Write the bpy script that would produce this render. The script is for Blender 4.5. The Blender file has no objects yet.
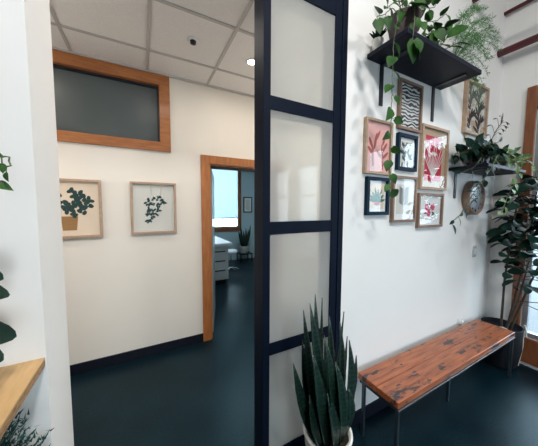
import bpy, bmesh, math, random
from mathutils import Vector, Matrix
S = bpy.context.scene
C = S.collection
PI = math.pi
V = Vector

# ------------------------------------------------------------------ camera
cd = bpy.data.cameras.new('camera'); cam = bpy.data.objects.new('camera', cd); C.objects.link(cam); S.camera = cam
YAW, PITCH, ROLL, FPX = 0.488867550, -0.0691843789, 0.0045060063, 238.376308
cd.sensor_fit = 'HORIZONTAL'; cd.sensor_width = 36; cd.lens = FPX / 538 * 36; cd.clip_start = 0.02
fw = V((math.sin(YAW)*math.cos(PITCH), math.cos(YAW)*math.cos(PITCH), math.sin(PITCH)))
rt = V((math.cos(YAW), -math.sin(YAW), 0)); up = rt.cross(fw)
r2 = rt*math.cos(ROLL) + up*math.sin(ROLL); u2 = -rt*math.sin(ROLL) + up*math.cos(ROLL)
m = Matrix((r2, u2, -fw)).transposed().to_4x4(); m.translation = V((0, 0, 1.64)); cam.matrix_world = m

# ------------------------------------------------------------------ world, lamps, exposure
w = bpy.data.worlds.new('sky'); S.world = w; w.use_nodes = True
bg = w.node_tree.nodes['Background']; bg.inputs[0].default_value = (0.70, 0.88, 1.0, 1); bg.inputs[1].default_value = 7.0

def area(name, loc, rot, size, sy, power, col, portal=False, spread=PI, vis=True):
    l = bpy.data.lights.new(name, 'AREA'); l.shape = 'RECTANGLE'; l.size = size; l.size_y = sy; l.energy = power; l.color = col; l.spread = spread
    o = bpy.data.objects.new(name, l); C.objects.link(o); o.location = loc; o.rotation_euler = rot
    if portal: l.cycles.is_portal = True
    return o

# daylight through the street windows in the right-hand wall (bright overcast street)
area('daylight_window_1', (3.60, 0.14, 1.46), (0, PI/2, 0), 2.32, 1.52, 30, (0.72, 0.88, 1.0), True)
area('daylight_window_2', (3.60, -2.23, 1.6), (0, PI/2, 0), 2.3, 0.8, 30, (0.72, 0.88, 1.0), True)
area('daylight_window_3', (3.60, -3.40, 1.6), (0, PI/2, 0), 2.3, 0.8, 30, (0.72, 0.88, 1.0), True)
# glazed shop front behind the camera
area('daylight_shop_front', (0.6, -4.75, 1.4), (PI/2, 0, 0), 2.2, 2.2, 200, (0.72, 0.88, 1.0), True)
# room lamps, then added fill for the hall
area('front_room_lamp', (0.35, -0.75, 4.1), (0.35, 0, 0), 0.35, 0.35, 72, (1.0, 0.97, 0.93))
area('front_room_lamp', (1.65, -1.6, 4.1), (0.3, 0, 0), 0.4, 0.4, 50, (1.0, 0.97, 0.93))
for x, e in ((-0.95, 4), (0.985, 8), (2.6, 14)):
    area('hall_downlight_lamp', (x, 2.1, 3.012), (0, 0, 0), 0.11, 0.11, e, (1.0, 0.91, 0.80))
area('hall_ceiling_lamp', (0.2, 1.85, 3.0), (0, 0, 0), 0.5, 0.25, 4, (1.0, 0.92, 0.84))
for x, e in ((-1.7, 17), (2.9, 24)):  # added point fills without fixtures, to brighten hall ceiling and frosted panes
    l = bpy.data.lights.new('hall_fill_light', 'POINT'); l.energy = e; l.color = (1.0, 0.93, 0.86); l.shadow_soft_size = 0.12
    o = bpy.data.objects.new('hall_fill_light', l); C.objects.link(o); o.location = (x, 2.2, 1.9)
area('clinic_lamp', (2.0, 4.6, 2.95), (0, 0, 0), 0.6, 0.6, 26, (0.75, 0.92, 1.0))
S.view_settings.view_transform = 'Standard'; S.view_settings.look = 'None'; S.view_settings.gamma = 1; S.view_settings.use_curve_mapping = False
S.view_settings.exposure = -0.06
S.cycles.max_bounces = 8; S.cycles.diffuse_bounces = 4; S.cycles.glossy_bounces = 4; S.cycles.transmission_bounces = 6; S.cycles.transparent_max_bounces = 12
S.cycles.sample_clamp_indirect = 6; S.cycles.caustics_reflective = False; S.cycles.caustics_refractive = False

# ------------------------------------------------------------------ materials
def front_fresnel(nt, ior):
    f = N(nt, 'ShaderNodeFresnel'); f.inputs[0].default_value = ior; g = N(nt, 'ShaderNodeNewGeometry')
    i = N(nt, 'ShaderNodeMath', operation='SUBTRACT'); i.inputs[0].default_value = 1; nt.links.new(g.outputs['Backfacing'], i.inputs[1])
    q = N(nt, 'ShaderNodeMath', operation='MULTIPLY'); nt.links.new(f.outputs[0], q.inputs[0]); nt.links.new(i.outputs[0], q.inputs[1]); return q
def N(nt, t, **k):
    n = nt.nodes.new(t)
    for a, b in k.items(): setattr(n, a, b)
    return n
def mat(name, col, rough=0.6, metal=0.0, var=0.0, scale=8.0, stretch=(1, 1, 1), bump=0.0, col2=None, coat=0.0, detail=4.0, spec=0.5, sub=0.0):
    M = bpy.data.materials.new(name); M.use_nodes = True; nt = M.node_tree; b = nt.nodes['Principled BSDF']
    b.inputs['Roughness'].default_value = rough; b.inputs['Metallic'].default_value = metal
    b.inputs['Coat Weight'].default_value = coat; b.inputs['Coat Roughness'].default_value = 0.12
    b.inputs['Specular IOR Level'].default_value = spec
    tc = N(nt, 'ShaderNodeTexCoord'); mp = N(nt, 'ShaderNodeMapping'); mp.inputs['Scale'].default_value = stretch
    nt.links.new(tc.outputs['Object'], mp.inputs[0])
    nz = N(nt, 'ShaderNodeTexNoise'); nz.inputs['Scale'].default_value = scale; nz.inputs['Detail'].default_value = detail
    nt.links.new(mp.outputs[0], nz.inputs['Vector'])
    rp = N(nt, 'ShaderNodeValToRGB'); rp.color_ramp.elements[0].position = 0.3; rp.color_ramp.elements[1].position = 0.7
    c2 = col2 or tuple(min(1, c*(1+var)) for c in col); c1 = col if col2 else tuple(c*(1-var) for c in col)
    rp.color_ramp.elements[0].color = (*c1, 1); rp.color_ramp.elements[1].color = (*c2, 1)
    nt.links.new(nz.outputs['Fac'], rp.inputs[0]); nt.links.new(rp.outputs[0], b.inputs['Base Color'])
    if bump:
        bp = N(nt, 'ShaderNodeBump'); bp.inputs['Strength'].default_value = bump; bp.inputs['Distance'].default_value = 0.005
        nt.links.new(nz.outputs['Fac'], bp.inputs['Height']); nt.links.new(bp.outputs[0], b.inputs['Normal'])
    return M
M = {}
M['wall'] = mat('white_wall_paint', (0.80, 0.80, 0.79), 0.75, var=0.012, scale=3, bump=0.05)
M['hallwall'] = mat('cream_wall_paint', (0.76, 0.72, 0.66), 0.75, var=0.012, scale=3)
M['ceil'] = mat('ceiling_tile', (0.84, 0.82, 0.80), 0.9, var=0.04, scale=90, bump=0.2)
M['grid'] = mat('ceiling_grid_metal', (0.50, 0.48, 0.46), 0.6)
M['roomceil'] = mat('plaster_ceiling', (0.62, 0.61, 0.58), 0.9, var=0.02)
M['base'] = mat('black_rubber_base', (0.005, 0.006, 0.014), 0.5, spec=0.25)
M['ink'] = mat('blue_black_steel_paint', (0.0025, 0.0065, 0.017), 0.55, var=0.1, spec=0.1)
M['black'] = mat('black_satin', (0.006, 0.008, 0.016), 0.4)
M['blackwood'] = mat('black_stained_wood', (0.004, 0.007, 0.018), 0.5, var=0.3, spec=0.2, scale=5, stretch=(2, 18, 18))
M['casing'] = mat('varnished_orange_wood', (0.30, 0.10, 0.028), 0.42, scale=6, stretch=(8, 8, 1.2), col2=(0.42, 0.16, 0.045), coat=0.2)
M['casingH'] = mat('varnished_orange_wood_across', (0.30, 0.10, 0.028), 0.42, scale=6, stretch=(1.2, 8, 8), col2=(0.42, 0.16, 0.045), coat=0.2)
M['winwood'] = mat('red_brown_window_wood', (0.16, 0.05, 0.02), 0.45, scale=6, stretch=(8, 8, 1.2), col2=(0.25, 0.085, 0.03), coat=0.1)
M['beech'] = mat('pale_plywood', (0.55, 0.33, 0.13), 0.45, scale=5, stretch=(14, 1.5, 8), col2=(0.66, 0.42, 0.19), coat=0.15)
M['plyedge'] = mat('plywood_edge', (0.18, 0.085, 0.04), 0.6, scale=40, stretch=(1, 1, 6), col2=(0.5, 0.32, 0.17))
M['oak'] = mat('pale_oak_frame', (0.34, 0.23, 0.155), 0.55, scale=9, stretch=(4, 4, 4), col2=(0.46, 0.33, 0.235))
M['walnut'] = mat('brown_wood_frame', (0.17, 0.10, 0.07), 0.55, scale=9, col2=(0.28, 0.185, 0.13))
M['navy'] = mat('dark_blue_frame', (0.005, 0.020, 0.042), 0.5, spec=0.1)
M['alu'] = mat('brushed_aluminium', (0.42, 0.45, 0.48), 0.35, metal=0.8)
M['steel'] = mat('blackened_steel', (0.05, 0.075, 0.09), 0.35, metal=0.7, var=0.2)
M['edge'] = mat('bright_steel_edge', (0.55, 0.55, 0.58), 0.25, metal=0.9)
M['paper'] = mat('white_mat_board', (0.78, 0.80, 0.80), 0.8)
M['cream'] = mat('cream_paper', (0.72, 0.60, 0.48), 0.8)
M['greypaper'] = mat('pale_grey_paper', (0.62, 0.62, 0.58), 0.8)
M['pink'] = mat('pink_paper', (0.78, 0.42, 0.40), 0.8)
M['rust'] = mat('rust_ink', (0.36, 0.10, 0.09), 0.8)
M['red'] = mat('crimson_ink', (0.55, 0.02, 0.06), 0.8, var=0.1)
M['whiteink'] = mat('white_ink', (0.80, 0.76, 0.74), 0.8)
M['kraft'] = mat('kraft_paper', (0.50, 0.38, 0.26), 0.8, var=0.05)
M['darkink'] = mat('dark_green_ink', (0.012, 0.045, 0.042), 0.8)
M['greenink'] = mat('green_ink', (0.05, 0.16, 0.12), 0.8, var=0.3, scale=40)
M['orangeink'] = mat('ochre_ink', (0.55, 0.28, 0.14), 0.8)
M['blackink'] = mat('black_ink', (0.010, 0.012, 0.018), 0.7)
M['roseink'] = mat('rose_ink', (0.62, 0.07, 0.16), 0.8)
M['basketink'] = mat('basket_ink', (0.30, 0.16, 0.06), 0.8, var=0.35, scale=60, stretch=(6, 1, 1))
M['leaf'] = mat('pothos_leaf', (0.007, 0.036, 0.010), 0.5, scale=14, col2=(0.040, 0.120, 0.020), spec=0.18)
M['leafdk'] = mat('dark_glossy_leaf', (0.002, 0.014, 0.010), 0.5, scale=10, col2=(0.006, 0.032, 0.020), spec=0.15)
M['leafvar'] = mat('variegated_leaf', (0.02, 0.09, 0.022), 0.45, scale=40, col2=(0.20, 0.27, 0.09), spec=0.3)
M['leaflt'] = mat('broad_bright_leaf', (0.04, 0.16, 0.03), 0.4, scale=8, col2=(0.14, 0.30, 0.06))
M['fern'] = mat('feathery_fern_green', (0.045, 0.15, 0.045), 0.8, scale=20, col2=(0.12, 0.25, 0.10), spec=0.2)
M['ferndk'] = mat('dark_fern_green', (0.006, 0.04, 0.035), 0.6, scale=20, col2=(0.015, 0.08, 0.06))
M['yellow'] = mat('yellow_leaf', (0.55, 0.50, 0.10), 0.5)
M['stem'] = mat('plant_stem', (0.10, 0.13, 0.06), 0.6, var=0.3)
M['bark'] = mat('brown_bark', (0.045, 0.035, 0.025), 0.8, var=0.4, scale=30)
M['soil'] = mat('potting_soil', (0.018, 0.012, 0.009), 0.95, var=0.5, scale=60, bump=0.6)
M['ceramic'] = mat('white_ceramic', (0.78, 0.77, 0.72), 0.35, var=0.01, coat=0.3)
M['terracotta'] = mat('dark_brown_clay', (0.050, 0.030, 0.032), 0.6, var=0.2)
M['basket'] = mat('dark_woven_basket', (0.004, 0.006, 0.011), 0.8, scale=60, stretch=(1, 1, 5), col2=(0.014, 0.017, 0.022), bump=0.6, spec=0.2)
M['rope'] = mat('pale_rope', (0.55, 0.53, 0.48), 0.8, var=0.1)
M['maroon'] = mat('maroon_pipe_paint', (0.13, 0.025, 0.035), 0.45, var=0.1)
M['plastic'] = mat('white_plastic', (0.78, 0.78, 0.78), 0.4)
M['clinicwall'] = mat('clinic_wall_paint', (0.42, 0.56, 0.60), 0.8)
M['switchgrey'] = mat('light_grey_plastic', (0.42, 0.44, 0.46), 0.5)
M['vinyl'] = mat('white_vinyl', (0.75, 0.78, 0.80), 0.4)
M['cabinet'] = mat('white_laminate', (0.70, 0.74, 0.76), 0.4)
M['street'] = mat('pale_pavement', (0.13, 0.14, 0.15), 0.9, var=0.1, scale=2)
M['doorleaf'] = mat('grey_door_paint', (0.22, 0.30, 0.34), 0.35, coat=0.3)
M['chrome'] = mat('chrome', (0.7, 0.7, 0.72), 0.15, metal=1.0)
M['clockface'] = mat('silver_clock_face', (0.50, 0.58, 0.66), 0.5, var=0.05)

def zebra():
    Z = mat('zebra_wave_ink', (0.7, 0.7, 0.7), 0.8); nt = Z.node_tree; b = nt.nodes['Principled BSDF']
    tc = N(nt, 'ShaderNodeTexCoord'); wv = N(nt, 'ShaderNodeTexWave', wave_type='BANDS', bands_direction='Z')
    wv.inputs['Scale'].default_value = 12; wv.inputs['Distortion'].default_value = 6; wv.inputs['Detail'].default_value = 0.8; wv.inputs['Detail Scale'].default_value = 1.6
    rp = N(nt, 'ShaderNodeValToRGB'); rp.color_ramp.interpolation = 'CONSTANT'
    rp.color_ramp.elements[0].color = (0.008, 0.01, 0.02, 1); rp.color_ramp.elements[1].position = 0.52; rp.color_ramp.elements[1].color = (0.62, 0.66, 0.66, 1)
    nt.links.new(tc.outputs['Object'], wv.inputs[0]); nt.links.new(wv.outputs['Fac'], rp.inputs[0]); nt.links.new(rp.outputs[0], b.inputs['Base Color'])
    return Z
M['zebra'] = zebra()

def floor_mat():
    F = bpy.data.materials.new('dark_sealed_concrete'); F.use_nodes = True; nt = F.node_tree; b = nt.nodes['Principled BSDF']
    tc = N(nt, 'ShaderNodeTexCoord')
    n1 = N(nt, 'ShaderNodeTexNoise'); n1.inputs['Scale'].default_value = 2.2; n1.inputs['Detail'].default_value = 8
    n2 = N(nt, 'ShaderNodeTexNoise'); n2.inputs['Scale'].default_value = 60; n2.inputs['Detail'].default_value = 3
    vo = N(nt, 'ShaderNodeTexVoronoi'); vo.inputs['Scale'].default_value = 38
    for n in (n1, n2, vo): nt.links.new(tc.outputs['Object'], n.inputs['Vector'])
    rp = N(nt, 'ShaderNodeValToRGB'); rp.color_ramp.elements[0].position = 0.3; rp.color_ramp.elements[1].position = 0.75
    rp.color_ramp.elements[0].color = (0.0010, 0.006, 0.011, 1); rp.color_ramp.elements[1].color = (0.005, 0.018, 0.026, 1); b.inputs['Specular IOR Level'].default_value = 0.26; b.inputs['Specular Tint'].default_value = (0.45, 0.85, 1.0, 1)
    nt.links.new(n1.outputs['Fac'], rp.inputs[0])
    r3 = N(nt, 'ShaderNodeValToRGB'); r3.color_ramp.elements[0].position = 0.05; r3.color_ramp.elements[0].color = (0.35, 0.35, 0.35, 1)
    r3.color_ramp.elements[1].position = 0.14; r3.color_ramp.elements[1].color = (1, 1, 1, 1)
    nt.links.new(vo.outputs['Distance'], r3.inputs[0])
    mx = N(nt, 'ShaderNodeMixRGB', blend_type='MULTIPLY'); mx.inputs[0].default_value = 0.7
    nt.links.new(rp.outputs[0], mx.inputs[1]); nt.links.new(r3.outputs[0], mx.inputs[2])
    m2 = N(nt, 'ShaderNodeMixRGB', blend_type='OVERLAY'); m2.inputs[0].default_value = 0.8
    nt.links.new(mx.outputs[0], m2.inputs[1]); nt.links.new(n2.outputs['Fac'], m2.inputs[2]); nt.links.new(m2.outputs[0], b.inputs['Base Color'])
    mr = N(nt, 'ShaderNodeMapRange'); mr.inputs['To Min'].default_value = 0.25; mr.inputs['To Max'].default_value = 0.45
    nt.links.new(n1.outputs['Fac'], mr.inputs['Value']); nt.links.new(mr.outputs[0], b.inputs['Roughness'])
    bp = N(nt, 'ShaderNodeBump'); bp.inputs['Strength'].default_value = 0.12; bp.inputs['Distance'].default_value = 0.004
    nt.links.new(n2.outputs['Fac'], bp.inputs['Height']); nt.links.new(bp.outputs[0], b.inputs['Normal'])
    return F
M['floor'] = floor_mat()

def bench_mat():
    F = bpy.data.materials.new('reclaimed_pine_planks'); F.use_nodes = True; nt = F.node_tree; b = nt.nodes['Principled BSDF']
    tc = N(nt, 'ShaderNodeTexCoord'); mp = N(nt, 'ShaderNodeMapping'); mp.inputs['Scale'].default_value = (1.6, 16, 16)
    nt.links.new(tc.outputs['Object'], mp.inputs[0])
    g = N(nt, 'ShaderNodeTexNoise'); g.inputs['Scale'].default_value = 3; g.inputs['Detail'].default_value = 5; nt.links.new(mp.outputs[0], g.inputs['Vector'])
    rp = N(nt, 'ShaderNodeValToRGB'); rp.color_ramp.elements[0].position = 0.3; rp.color_ramp.elements[1].position = 0.7
    rp.color_ramp.elements[0].color = (0.22, 0.048, 0.012, 1); rp.color_ramp.elements[1].color = (0.46, 0.13, 0.035, 1)
    nt.links.new(g.outputs['Fac'], rp.inputs[0])
    m2 = N(nt, 'ShaderNodeMapping'); m2.inputs['Scale'].default_value = (3.2, 10, 4); nt.links.new(tc.outputs['Object'], m2.inputs[0])
    s = N(nt, 'ShaderNodeTexNoise'); s.inputs['Scale'].default_value = 1.9; s.inputs['Detail'].default_value = 5; s.inputs['Roughness'].default_value = 0.65; nt.links.new(m2.outputs[0], s.inputs['Vector'])
    r2_ = N(nt, 'ShaderNodeValToRGB'); r2_.color_ramp.elements[0].position = 0.55; r2_.color_ramp.elements[1].position = 0.62
    nt.links.new(s.outputs['Fac'], r2_.inputs[0])
    mx = N(nt, 'ShaderNodeMixRGB'); mx.inputs[2].default_value = (0.022, 0.012, 0.016, 1)
    nt.links.new(r2_.outputs[0], mx.inputs[0]); nt.links.new(rp.outputs[0], mx.inputs[1])
    vo = N(nt, 'ShaderNodeTexVoronoi'); vo.inputs['Scale'].default_value = 7.5; m3 = N(nt, 'ShaderNodeMapping'); m3.inputs['Scale'].default_value = (1, 1.6, 1)
    nt.links.new(tc.outputs['Object'], m3.inputs[0]); nt.links.new(m3.outputs[0], vo.inputs['Vector'])
    r4 = N(nt, 'ShaderNodeValToRGB'); r4.color_ramp.elements[0].position = 0.07; r4.color_ramp.elements[0].color = (1, 1, 1, 1); r4.color_ramp.elements[1].position = 0.10; r4.color_ramp.elements[1].color = (0, 0, 0, 1)
    nt.links.new(vo.outputs['Distance'], r4.inputs[0])
    my = N(nt, 'ShaderNodeMixRGB'); my.inputs[2].default_value = (0.012, 0.008, 0.012, 1)
    nt.links.new(r4.outputs[0], my.inputs[0]); nt.links.new(mx.outputs[0], my.inputs[1]); nt.links.new(my.outputs[0], b.inputs['Base Color'])
    b.inputs['Roughness'].default_value = 0.38; b.inputs['Coat Weight'].default_value = 0.5; b.inputs['Coat Roughness'].default_value = 0.2
    bp = N(nt, 'ShaderNodeBump'); bp.inputs['Strength'].default_value = 0.2; bp.inputs['Distance'].default_value = 0.004
    nt.links.new(g.outputs['Fac'], bp.inputs['Height']); nt.links.new(bp.outputs[0], b.inputs['Normal'])
    return F
M['bench'] = bench_mat()

def clear_glass(name, ior=1.5, tint=(1, 1, 1)):
    G = bpy.data.materials.new(name); G.use_nodes = True; nt = G.node_tree; nt.nodes.remove(nt.nodes['Principled BSDF'])
    o = nt.nodes['Material Output']; t = N(nt, 'ShaderNodeBsdfTransparent'); t.inputs[0].default_value = (*tint, 1)
    g = N(nt, 'ShaderNodeBsdfGlossy'); g.inputs['Roughness'].default_value = 0.02; f = front_fresnel(nt, ior)
    mx = N(nt, 'ShaderNodeMixShader'); nt.links.new(f.outputs[0], mx.inputs[0]); nt.links.new(t.outputs[0], mx.inputs[1]); nt.links.new(g.outputs[0], mx.inputs[2]); nt.links.new(mx.outputs[0], o.inputs[0])
    return G
M['glass'] = clear_glass('window_glass', 1.45)
M['acrylic'] = clear_glass('thin_acrylic', 1.12)
M['picglass'] = clear_glass('picture_glass', 1.62)
def frosted(name, refr=(0.86, 0.92, 0.88), rough=0.5, diff=(0.62, 0.68, 0.66), k=0.45, ior=1.5):
    G = bpy.data.materials.new(name); G.use_nodes = True; nt = G.node_tree; nt.nodes.remove(nt.nodes['Principled BSDF']); o = nt.nodes['Material Output']
    r = N(nt, 'ShaderNodeBsdfRefraction'); r.inputs['Color'].default_value = (*refr, 1); r.inputs['Roughness'].default_value = rough; r.inputs['IOR'].default_value = 1.08
    d = N(nt, 'ShaderNodeBsdfDiffuse'); d.inputs['Color'].default_value = (*diff, 1)
    t = N(nt, 'ShaderNodeBsdfTranslucent'); t.inputs['Color'].default_value = (*diff, 1)
    m0 = N(nt, 'ShaderNodeMixShader'); m0.inputs[0].default_value = 0.6; nt.links.new(d.outputs[0], m0.inputs[1]); nt.links.new(t.outputs[0], m0.inputs[2])
    m1 = N(nt, 'ShaderNodeMixShader'); m1.inputs[0].default_value = k; nt.links.new(r.outputs[0], m1.inputs[1]); nt.links.new(m0.outputs[0], m1.inputs[2])
    g = N(nt, 'ShaderNodeBsdfGlossy'); g.inputs['Roughness'].default_value = 0.05; f = front_fresnel(nt, ior)
    m2 = N(nt, 'ShaderNodeMixShader'); nt.links.new(f.outputs[0], m2.inputs[0]); nt.links.new(m1.outputs[0], m2.inputs[1]); nt.links.new(g.outputs[0], m2.inputs[2]); nt.links.new(m2.outputs[0], o.inputs[0])
    return G
M['frost'] = frosted('frosted_glass', refr=(0.98, 1.0, 0.99), diff=(0.90, 0.92, 0.91), k=0.5)
M['dimglass'] = mat('dim_frosted_glass', (0.075, 0.095, 0.098), 0.35, var=0.03, scale=2)
def blind():
    G = bpy.data.materials.new('white_blind_fabric'); G.use_nodes = True; nt = G.node_tree; nt.nodes.remove(nt.nodes['Principled BSDF']); o = nt.nodes['Material Output']
    d = N(nt, 'ShaderNodeBsdfDiffuse'); t = N(nt, 'ShaderNodeBsdfTranslucent')
    for q in (d, t): q.inputs['Color'].default_value = (0.72, 0.82, 0.86, 1)
    mx = N(nt, 'ShaderNodeMixShader'); mx.inputs[0].default_value = 0.6; nt.links.new(d.outputs[0], mx.inputs[1]); nt.links.new(t.outputs[0], mx.inputs[2]); nt.links.new(mx.outputs[0], o.inputs[0])
    return G
M['blind'] = blind()
def emit(name, col, s):
    G = bpy.data.materials.new(name); G.use_nodes = True; b = G.node_tree.nodes['Principled BSDF']
    b.inputs['Emission Color'].default_value = (*col, 1); b.inputs['Emission Strength'].default_value = s; return G
M['bulb'] = emit('glowing_lens', (1.0, 0.86, 0.66), 25)

# ------------------------------------------------------------------ mesh helpers
def box(bm, x0, x1, y0, y1, z0, z1):
    vs = [bm.verts.new((x, y, z)) for x in (x0, x1) for y in (y0, y1) for z in (z0, z1)]
    for f in ((0, 1, 3, 2), (4, 6, 7, 5), (0, 4, 5, 1), (2, 3, 7, 6), (0, 2, 6, 4), (1, 5, 7, 3)): bm.faces.new([vs[i] for i in f])
def tube(bm, pts, r, n=6, r1=None):
    pts = [V(p) for p in pts]; rings = []; k = len(pts)
    for i, p in enumerate(pts):
        d = (pts[min(i+1, k-1)] - pts[max(i-1, 0)]).normalized()
        a = d.cross(V((0.13, 0.31, 0.94))); a = a.normalized() if a.length > 1e-4 else V((1, 0, 0)); b = d.cross(a)
        rr = r if r1 is None else r + (r1-r)*i/(k-1)
        rings.append([bm.verts.new(p + (a*math.cos(2*PI*j/n) + b*math.sin(2*PI*j/n))*rr) for j in range(n)])
    for i in range(k-1):
        for j in range(n): bm.faces.new((rings[i][j], rings[i][(j+1) % n], rings[i+1][(j+1) % n], rings[i+1][j]))
    bm.faces.new(rings[0][::-1]); bm.faces.new(rings[-1])
def lathe(bm, c, prof, n=32, axis='Z', smooth=True):
    c = V(c); rings = []
    for r, h in prof:
        ring = []
        for j in range(n):
            a = 2*PI*j/n
            p = V((r*math.cos(a), r*math.sin(a), h)) if axis == 'Z' else V((r*math.cos(a), h, r*math.sin(a)))
            ring.append(bm.verts.new(c+p))
        rings.append(ring)
    for i in range(len(rings)-1):
        for j in range(n):
            f = bm.faces.new((rings[i][j], rings[i][(j+1) % n], rings[i+1][(j+1) % n], rings[i+1][j])); f.smooth = smooth
    bm.faces.new(rings[0][::-1]); bm.faces.new(rings[-1])
def leaf(bm, base, d, nrm, L, W, kind='heart', droop=0.3, fold=0.25):
    d = V(d).normalized(); nrm = V(nrm); s = d.cross(nrm)
    s = s.normalized() if s.length > 1e-4 else V((1, 0, 0)); nrm = s.cross(d).normalized()
    prof = {'heart': (0.35, 0.92, 1.0, 0.78, 0.42, 0.0), 'oval': (0.12, 0.62, 0.95, 1.0, 0.68, 0.0), 'spear': (0.3, 0.7, 0.9, 0.8, 0.45, 0.0), 'paddle': (0.15, 0.6, 0.92, 1.0, 0.86, 0.35), 'fiddle': (0.2, 0.55, 0.72, 1.0, 0.85, 0.1)}[kind]
    ts = (0, 0.18, 0.38, 0.6, 0.82, 1.0); rows = []
    if kind == 'paddle': ts, prof = (0, 0.08, 0.22, 0.42, 0.62, 0.8, 0.92, 0.98, 1.0), (0.12, 0.40, 0.74, 0.97, 1.0, 0.86, 0.58, 0.3, 0.0)
    if kind == 'heart': ts, prof = (0, 0.08, 0.22, 0.38, 0.55, 0.74, 0.9, 1.0), (0.35, 0.78, 1.0, 0.97, 0.80, 0.50, 0.18, 0.0)
    for t, wv in zip(ts, prof):
        c = V(base) + d*(L*t) - nrm*(droop*L*t*t) ; off = nrm*(fold*W*0.5*wv)
        back = d*(-0.10*L) if (kind == 'heart' and t == 0) else V((0, 0, 0))
        rows.append((bm.verts.new(c - s*(W*0.5*wv) + off + back), bm.verts.new(c), bm.verts.new(c + s*(W*0.5*wv) + off + back)))
    for a, b in zip(rows, rows[1:]):
        for i in (0, 1):
            f = bm.faces.new((a[i], a[i+1], b[i+1], b[i])); f.smooth = True
def blade(bm, base, tip, W, face, bulge=0.5, bend=(0, 0, 0)):
    """a stiff upright leaf with a shallow U section and real thickness"""
    base = V(base); tip = V(tip); ax = (tip-base); L = ax.length; face = V(face); s = ax.cross(face).normalized(); nn = s.cross(ax).normalized(); rows = []
    for k in range(9):
        t = k/8; wv = (0.55 + 0.45*math.sin(min(t/0.5, 1)*PI/2)) * (1 - max(0, (t-0.5)/0.5)**1.8)
        c = base + ax*t + V(bend)*math.sin(t*PI) ; w2 = W*0.5*wv + 0.0008
        rows.append([bm.verts.new(c + s*(w2*q) + nn*(abs(q)*w2*0.55) + nn*o) for q, o in ((-1, 0), (-0.5, -0.001), (0, -0.0015), (0.5, -0.001), (1, 0), (0.5, 0.004), (0, 0.005), (-0.5, 0.004))])
    for a, b in zip(rows, rows[1:]):
        for i in range(8):
            f = bm.faces.new((a[i], a[(i+1) % 8], b[(i+1) % 8], b[i])); f.smooth = True
    bm.faces.new(rows[0][::-1]); bm.faces.new(rows[-1])
def bend_pts(a, b, sag, n=6):
    a = V(a); b = V(b); return [a.lerp(b, i/n) + V(sag)*math.sin(PI*i/n) for i in range(n+1)]
def obj(name, bm, m, parent=None, bevel=0, label=None):
    bmesh.ops.recalc_face_normals(bm, faces=bm.faces[:])
    me = bpy.data.meshes.new(name); bm.to_mesh(me); bm.free(); me.materials.append(M[m] if isinstance(m, str) else m)
    o = bpy.data.objects.new(name, me); C.objects.link(o)
    if parent: o.parent = parent; o.matrix_parent_inverse = Matrix.Translation(-parent.location)
    if bevel:
        md = o.modifiers.new('bevel', 'BEVEL'); md.width = bevel; md.segments = 2; md.limit_method = 'ANGLE'
    if label: o['label'] = label
    return o
def bx(name, m, b, parent=None, bevel=0, label=None):
    bm = bmesh.new()
    for q in (b if isinstance(b[0], (tuple, list)) else [b]): box(bm, *q)
    return obj(name, bm, m, parent, bevel, label)
def tag(o, label, cat, group=None):
    o['label'] = label; o['category'] = cat
    if group: o['group'] = group
    return o
def thing(name, label, cat, loc, group=None):
    o = bpy.data.objects.new(name, None); C.objects.link(o); o.location = loc; o.empty_display_size = 0.05
    return tag(o, label, cat, group)
def struct(o, label=None):
    o['kind'] = 'structure'
    if label: o['label'] = label
    return o

# ------------------------------------------------------------------ the setting
WY = 1.19          # face of the wall with the opening
HB = 2.845         # back wall of the hall
XR = 3.48          # street wall
struct(bx('floor', 'floor', (-2.6, 3.6, -4.8, 7.1, -0.1, 0)))
struct(bx('ground', 'street', (3.6, 30, -12, 14, -0.25, -0.05)))
struct(bx('ground', 'street', (-12, 3.6, 7.1, 14, -0.25, -0.05)))
struct(bx('ground', 'street', (-12, 3.6, -14, -4.8, -0.25, -0.05)))
struct(bx('wall_middle', 'wall', [(-2.6, -0.345, WY, 1.485, 0, 4.2), (1.202, XR, WY, 1.345, 0, 4.2), (-0.345, 1.202, WY, 1.345, 3.03, 4.2)]), 'white wall with the wide opening to the hall')
struct(bx('wall_left', 'wall', (-2.7, -2.6, -4.8, HB, 0, 4.2)))
struct(bx('ceiling', 'roomceil', (-2.6, XR, -4.8, 1.345, 4.2, 4.3)))
# street wall with window openings (Y ranges)
op = [(0.02, 0.90, 0.30, 2.62), (-0.62, -0.25, 0.30, 2.62), (-2.62, -1.84, 0.40, 2.62), (-3.80, -3.02, 0.40, 2.62)]
segs = []
ys = [1.345] + [v for o_ in op for v in (o_[1], o_[0])] + [-4.8]
for a, b in zip(ys[0::2], ys[1::2]): segs.append((XR, 3.6, b, a, 0, 4.2))
for y0, y1, z0, z1 in op: segs += [(XR, 3.6, y0, y1, 0, z0), (XR, 3.6, y0, y1, z1, 4.2)]
segs.append((XR, 3.6, 1.345, 7.0, 0, 4.2))
struct(bx('wall_right', 'wall', segs), 'white street wall with tall windows')
# rear wall: piers beside the shop front glazing
struct(bx('wall_rear', 'wall', [(-2.6, -0.5, -4.8, -4.7, 0, 4.2), (1.7, XR, -4.8, -4.7, 0, 4.2), (-0.5, 1.7, -4.8, -4.7, 2.5, 4.2), (-0.5, 1.7, -4.8, -4.7, 0, 0.3)]))
# hall back wall with door opening and transom
DX0, DX1, DZ = 0.713, 1.62, 2.125
struct(bx('wall_back', 'hallwall', [(-2.6, -1.15, HB, 2.965, 0, 3.15), (-1.15, 0.20, HB, 2.965, 0, 2.30), (-1.15, 0.20, HB, 2.965, 2.93, 3.15), (0.20, DX0, HB, 2.965, 0, 3.15),
                                    (DX0, DX1, HB, 2.965, DZ, 3.15), (DX1, XR, HB, 2.965, 0, 3.15)]), 'cream back wall of the hall')
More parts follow.
